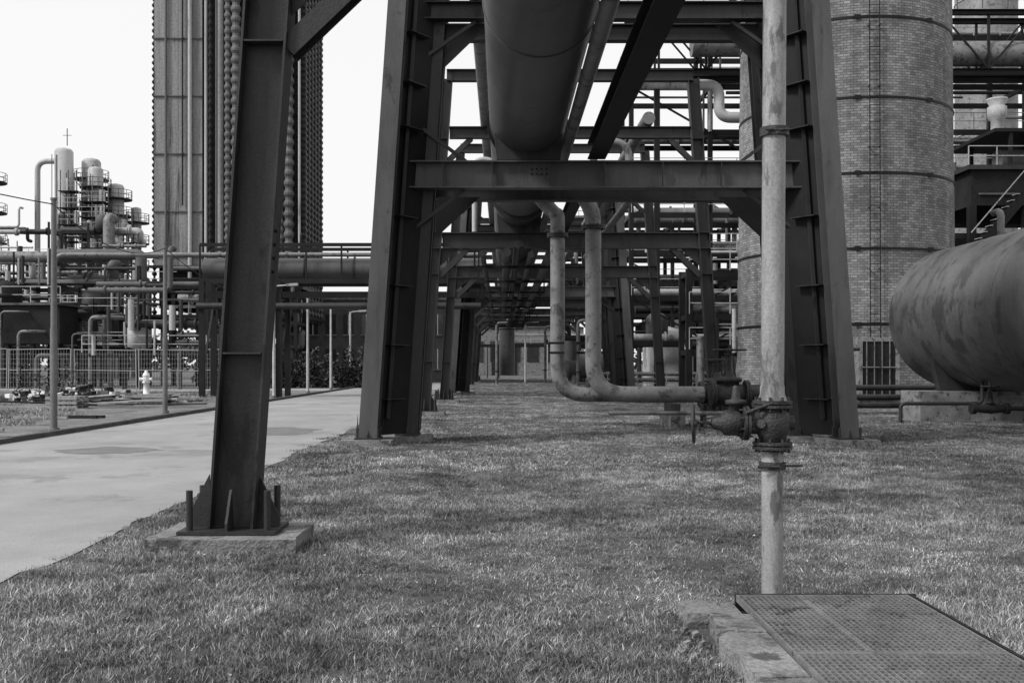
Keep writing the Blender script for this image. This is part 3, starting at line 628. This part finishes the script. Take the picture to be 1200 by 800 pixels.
for i in range(12):
    x=-37+i*1.2;h1=R.uniform(2,7.5);b.path([(x,68.2,0),(x,68.2,h1),(x+R.uniform(.5,1.6),68.2,h1),(x+1.7,69.5,h1)],R.choice((.06,.1,.15)),R.choice(('light','midg','dark','pipe')),.4,8)
b.obj('separator_house')
rack('pipe_rack',-27,-19,66,69,[2.2,3.8,5.6],2.6,55,6,ks=('midg','dark','light','steel'),railk='light',rmax=.3,th=.7,part=True)
# tall ribbed tower
b=B();X0,X1,Y0,Y1=-27.2,-15.8,80,89
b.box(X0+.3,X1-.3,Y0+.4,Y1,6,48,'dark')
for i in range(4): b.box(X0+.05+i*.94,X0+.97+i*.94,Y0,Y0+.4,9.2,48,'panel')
b.cyl((X0+1.0,Y0-.15,9),(X0+1.0,Y0-.15,48),.1,'midg',8);b.cyl((X0+2.9,Y0-.2,5),(X0+2.9,Y0-.2,48),.16,'light',8);b.cyl((X0+2.3,Y0-.15,14),(X0+2.3,Y0-.15,48),.06,'dark',6)
for z in (10,13.5,18,22.5,27,31.5,36): b.box(X0+.0,X0+3.8,Y0-.12,Y0-.02,z,z+.08,'midg')
def serr(x,y,r,k,pitch=.72,r2=.62,z0=5,z1=48):
    pr=[];z=z0
    while z<z1: pr+=[(r*r2,z),(r,z+pitch*.28),(r,z+pitch*.5),(r*r2,z+pitch*.78)]; z+=pitch
    b.rev((x,y,0),(0,0,1),pr,k,12,False)
serr(X0,Y0+.2,.2,'steelD',.5,.4);
xs=X0+4.1;i=0
seq=(('c',.12,'light'),('s',.2,'dark'),('c',.1,'midg'),('c',.24,'panel'),('s',.3,'midg'),('s',.42,'midg'),('c',.1,'light'),('s',.3,'dark'))
while xs<X1:
    kind,rr,k=seq[i%8]
    if kind=='c': b.cyl((xs,Y0-.05,4),(xs,Y0-.05,48),rr,k,12)
    else: serr(xs,Y0,rr,k,.62 if rr<.4 else .8,.72)
    xs+=rr*1.6+.16;i+=1
for j in range(12): serr(X1,Y0+.6+j*.7,.4,'midg' if j%2 else 'dark',.5,.8)
for z in (9.1,): b.box(X0-.2,X1+.2,Y0-.5,Y0-.1,z,z+.2,'steelD')
for z in (5.2,7.4): 
    b.box(X0-.5,X1+.5,Y0-1.2,Y1,z,z+.25,'steelD');b.rail((X0-.4,Y0-1.1,z+.25),(X1+.4,Y0-1.1,z+.25),'light')
for i in range(7): b.bar((X0+i*(X1-X0)/6,Y0-1,0),(X0+i*(X1-X0)/6,Y0-1,7.4),.3,.3,'steelD')
b.obj('ribbed_cooling_tower')
rack('pipe_rack',-24.5,-15,74.5,78,[2.4,4.6,6.6,8.4],3,51,6,ks=('midg','steel','dark','dark'),railk='light',th=.8,part=True)
b=B()
b.cyl((-14.5,50,6.25),(-.9,50,6.25),.54,'bigpipe',32)
for x in (-12,-9.6,-7.2,-4.8,-2.4): b.cyl((x,50,6.25),(x+.06,50,6.25),.6,'steel',32)
b.path([(-22,50.4,0),(-22,50.4,7.0),(-14.5,50.4,7.0),(-.9,50.4,7.0)],.11,'pipe',.5)
for y in (49.2,51.2):
    b.bar((-14.5,y,7.35),(-.9,y,7.35),.14,.16,'steelD');b.bar((-14.5,y,5.6),(-.9,y,5.6),.18,.22,'steelD')
    x=-14.5
    while x<-1: b.bar((x,y,5.6),(x,y,7.35),.08,.08,'steelD'); x+=1.7
b.bar((-14.5,50,5.0),(-1.2,50,5.0),.3,.3,'steelD')
b.path([(-14.6,49,4.4),(-1,49,4.4)],.16,'steel',.2)
for x in (-14.4,-10.7):
    for y in (49.2,51.2): b.bar((x,y,0),(x,y,5.6),.26,.26,'steelD')
    b.bar((x,49.2,1),(x,51.2,4.6),.1,.1,'steelD')
b.obj('pipe_bridge')
b=B();b.box(-20,-5,92,104,0,7.4,'wall');b.box(-20.2,-4.8,91.8,104.2,7.4,7.7,'conc')
for i in range(9):
    x=-19+i*1.6
    for z in (1.2,4.3): b.box(x,x+.9,91.9,92.1,z,z+1.8,'glass');b.box(x-.06,x+.96,91.86,91.98,z-.12,z-.003,'conc');b.box(x+.42,x+.48,91.86,91.9,z,z+1.8,'white')
b.obj('brick_hall')
b=B();b.box(20,60,110,125,0,9,'wall');b.box(19.8,60.2,109.8,125.2,9,9.4,'conc')
for i in range(18): 
    for z in (1.4,5): b.box(21+i*2.1,22.3+i*2.1,109.9,110.1,z,z+2,'glass')
b.obj('brick_hall')
rack('pipe_rack',-6,22,118,122,[3.8,6.2],5.5,61,4,ks=('light','steel','midg'),railk='light',th=.8,part=True)
b=B();b.box(-14,12,150,165,0,7,'pipe');b.prism([(-14.3,150,7),(12.3,150,7),(-1,150,9.5)],(0,.5,0),'midg')
for i in range(9): b.box(-12.5+i*2.7,-10.8+i*2.7,149.9,150.1,2,5,'glass')
b.box(-1.5,2.2,149.85,150.1,0,4.2,'dark')
b.obj('workshop_hall')
b=B();b.cyl((5.3,82,1.6),(8.3,82,1.6),1.1,'midg',28);b.rev((8.3,82,1.6),(1,0,0),[(1.1,0),(.9,.3),(.01,.5)],'midg',28);b.rev((5.3,82,1.6),(-1,0,0),[(1.1,0),(.9,.3),(.01,.5)],'midg',28);b.box(5.6,6,81.3,82.7,0,1,'conc');b.box(7.6,8,81.3,82.7,0,1,'conc');b.obj('horizontal_tank')
b=B();b.rev((12.3,75.5,0),(0,0,1),[(1.9,0),(1.9,3.2),(1.5,4),(.01,4.4)],'light',32);b.torus((12.3,75.5,3.2),(0,0,1),1.93,.06,'midg',32,6);b.obj('white_storage_tank')
b=B()
for z in (.7,1.05): b.cyl((5.5,60,z),(26,60,z),.13,'pipe',10)
for x in range(6,27,3): b.bar((x,60,0),(x,60,1.2),.15,.15,'steelD')
b.rail((6,58,0),(26,58,0),'polel')
b.obj('low_pipe_run')
# ---------------------------------------------------------------- poles, wire, fence
def pole(x,y,h,k='pole',lamp=False,r=.07):
    b=B();b.cyl((x,y,0),(x,y,h*.45),r*1.15,k,12);b.cyl((x,y,h*.45),(x,y,h),r,k,12,r*.85);b.cyl((x,y,h),(x,y,h+.05),r*1.1,k,12)
    b.cyl((x,y,0),(x,y,.12),r*1.8,'conc',12)
    if lamp:
        b.path([(x,y,h-.1),(x+.1,y,h+.05),(x+.7,y,h+.1)],.035,k,.1,8);b.bar((x+.6,y,h+.1),(x+1.15,y,h+.13),.22,.12,'light')
    return b.obj('lamp_post' if lamp else 'utility_pole')
pole(-10.5,24,5.45);pole(-10.85,33,5.5)
for y,x in ((49,-10.9),(57,-10.8),(65,-10.85),(73,-10.8)): pole(x,y,5.3,'polel',True)
pole(2.0,87,5.1,'polel',True)
b=B()
def wire(p,q,sag):
    p=V(p);q=V(q);pts=[p.lerp(q,t/14)-V((0,0,sag*4*(t/14)*(1-t/14))) for t in range(15)];b.path(pts,.014,'steelD',.01,5)
wire((-12.5,9,6.0),(-10.5,24,5.35),.4);wire((-10.5,24,5.35),(-10.85,33,5.35),.55);wire((-10.85,33,5.35),(-10.9,49,5.2),.7)
b.obj('overhead_wire')
b=B();x=-30;r=random.Random(2)
while x<-15.9:
    x2=x+3.4;y=55+.1*math.sin(x);tl=r.uniform(-.05,.05)
    for xx in (x+.05,x2-.05): b.cyl((xx,y,0),(xx+tl,y,2.45),.03,'fence',8)
    for z in (.2,1.3,2.4): b.cyl((x+.05,y,z),(x2-.05,y,z+tl),.022,'fence',6)
    q=x+.17
    while q<x2-.1: b.bar((q,y,.2),(q,y,2.4),.009,.009,'fence'); q+=.15
    for z in [.4+.25*i for i in range(8)]: b.bar((x+.05,y,z),(x2-.05,y,z),.008,.008,'fence')
    b.box(x-.3,x+.3,y-.15,y+.15,0,.14,'conc')
    x=x2+.1
b.obj('mesh_fence')
b=B();hx,hy=-18.4,53.0
b.rev((hx,hy,0),(0,0,1),[(.24,0),(.24,.06),(.15,.08),(.14,.62),(.2,.64),(.2,.7),(.17,.74),(.17,.98),(.19,1.0),(.19,1.04),(.14,1.14),(.08,1.2),(.08,1.28),(.001,1.29)],'white',24)
for s_ in (-1,1): b.cyl((hx,hy,.86),(hx+s_*.27,hy-.05,.84),.075,'white',14);b.cyl((hx+s_*.27,hy-.05,.84),(hx+s_*.31,hy-.05,.84),.1,'white',14)
b.cyl((hx,hy,.82),(hx,hy-.26,.8),.085,'white',14)
b.obj('fire_hydrant')
b=B();r=random.Random(9)
for i in range(300):
    t=r.gauss(0,1);x=-18.4+t*1.3;y=44+r.gauss(0,.9);s=r.uniform(.06,.3);z=max(0,.6-.2*abs(t))*r.random()
    pts=[V((r.uniform(-1,1),r.uniform(-1,1),r.uniform(-.6,.6)))*s for _ in range(3)]
    b.bar((x,y,z+s*.3),(x+pts[0].x,y+pts[0].y,z+s*.3+pts[0].z*.5),s,s*.7,r.choice(('conc','light','midg','white','dark')))
b.obj('rubble_heap')
b=B()
for i in range(30):
    x=-15.8+r.uniform(-3.2,2);y=41+r.uniform(-3.5,3);a=r.uniform(-.35,.35);L=r.uniform(1.5,3.6)
    b.bar((x,y,.06+(.03*i)%.2),(x+L*math.cos(a),y+L*math.sin(a),.08+r.uniform(0,.35)),.18,.05,r.choice(('wood','steelD','steelD','steel','light')))
b.obj('board_pile')
b=B()
for px_,py_ in ((-16.5,37),(-14.2,39.5)):
    for lv in range(3):
        for i in range(6): b.box(px_+i*.2,px_+i*.2+.13,py_,py_+1.1,.1+lv*.16,.12+lv*.16,'wood')
        for i in range(3): b.box(px_,px_+1.13,py_+i*.5,py_+i*.5+.09,.0+lv*.16+.003,.097+lv*.16,'wood')
b.obj('pallet_stack')
b=B()
for i in range(12): 
    x=-14.2+r.uniform(-2.5,2);y=27+r.uniform(-4,4);b.bar((x,y,.05),(x+r.uniform(.5,1.8),y+r.uniform(-.4,.4),.06),.1,.08,r.choice(('steelD','wood')))
b.obj('scrap_boards')
b=B();b.box(-14.6,-14.4,24,24.2,0,.9,'dark');b.box(-14.62,-14.38,23.98,24.22,.9,.95,'conc');b.obj('marker_post')
b=B();r=random.Random(5)
for i in range(300):
    y=4.5+18*r.random()**1.4;x=r.uniform(-3.5,min(9,y*.5+1));s=r.uniform(.007,.014);a=r.uniform(0,6.28);z=r.uniform(.05,.08)
    if 1.0<x<2.95 and y<7.2: continue
    b.add([(x+s*math.cos(a+q*1.571),y+s*math.sin(a+q*1.571),z+r.uniform(-.006,.006)) for q in range(4)],[(0,1,2,3)],'light' if r.random()<.7 else 'wood')
b.obj('fallen_leaves')
# ---------------------------------------------------------------- world, light, camera
w=bpy.data.worlds.new('World');scene.world=w;w.use_nodes=True;nt=w.node_tree;N=nt.nodes;L=nt.links
EL,AZ=math.radians(42),math.radians(-118)
sky=N.new('ShaderNodeTexSky');sky.sky_type='NISHITA';sky.sun_disc=False;sky.sun_elevation=EL;sky.sun_rotation=AZ;sky.air_density=1.2;sky.dust_density=4
bw=N.new('ShaderNodeRGBToBW');L.new(sky.outputs[0],bw.inputs[0])
mx=N.new('ShaderNodeMix');mx.data_type='FLOAT';mx.inputs[0].default_value=.75;L.new(bw.outputs[0],mx.inputs[2]);mx.inputs[3].default_value=11.8
bg=N['Background'];L.new(mx.outputs[0],bg.inputs['Color']);bg.inputs['Strength'].default_value=.1
sd=bpy.data.lights.new('sun','SUN');sd.energy=3.3;sd.angle=math.radians(13);so=bpy.data.objects.new('sun',sd);scene.collection.objects.link(so)
d=V((math.sin(AZ)*math.cos(EL),math.cos(AZ)*math.cos(EL),math.sin(EL)));so.rotation_euler=d.to_track_quat('Z','Y').to_euler();so.location=(0,0,60)
cd=bpy.data.cameras.new('camera');cd.lens=36;cd.sensor_width=36;cd.shift_x=.01;cd.shift_y=.0225;cd.clip_start=.05;cd.clip_end=4000
co=bpy.data.objects.new('camera',cd);scene.collection.objects.link(co);co.location=(0,0,1.6);co.rotation_euler=(math.radians(90),0,0);scene.camera=co
scene.view_settings.view_transform='Standard';scene.view_settings.look='None';scene.view_settings.exposure=0
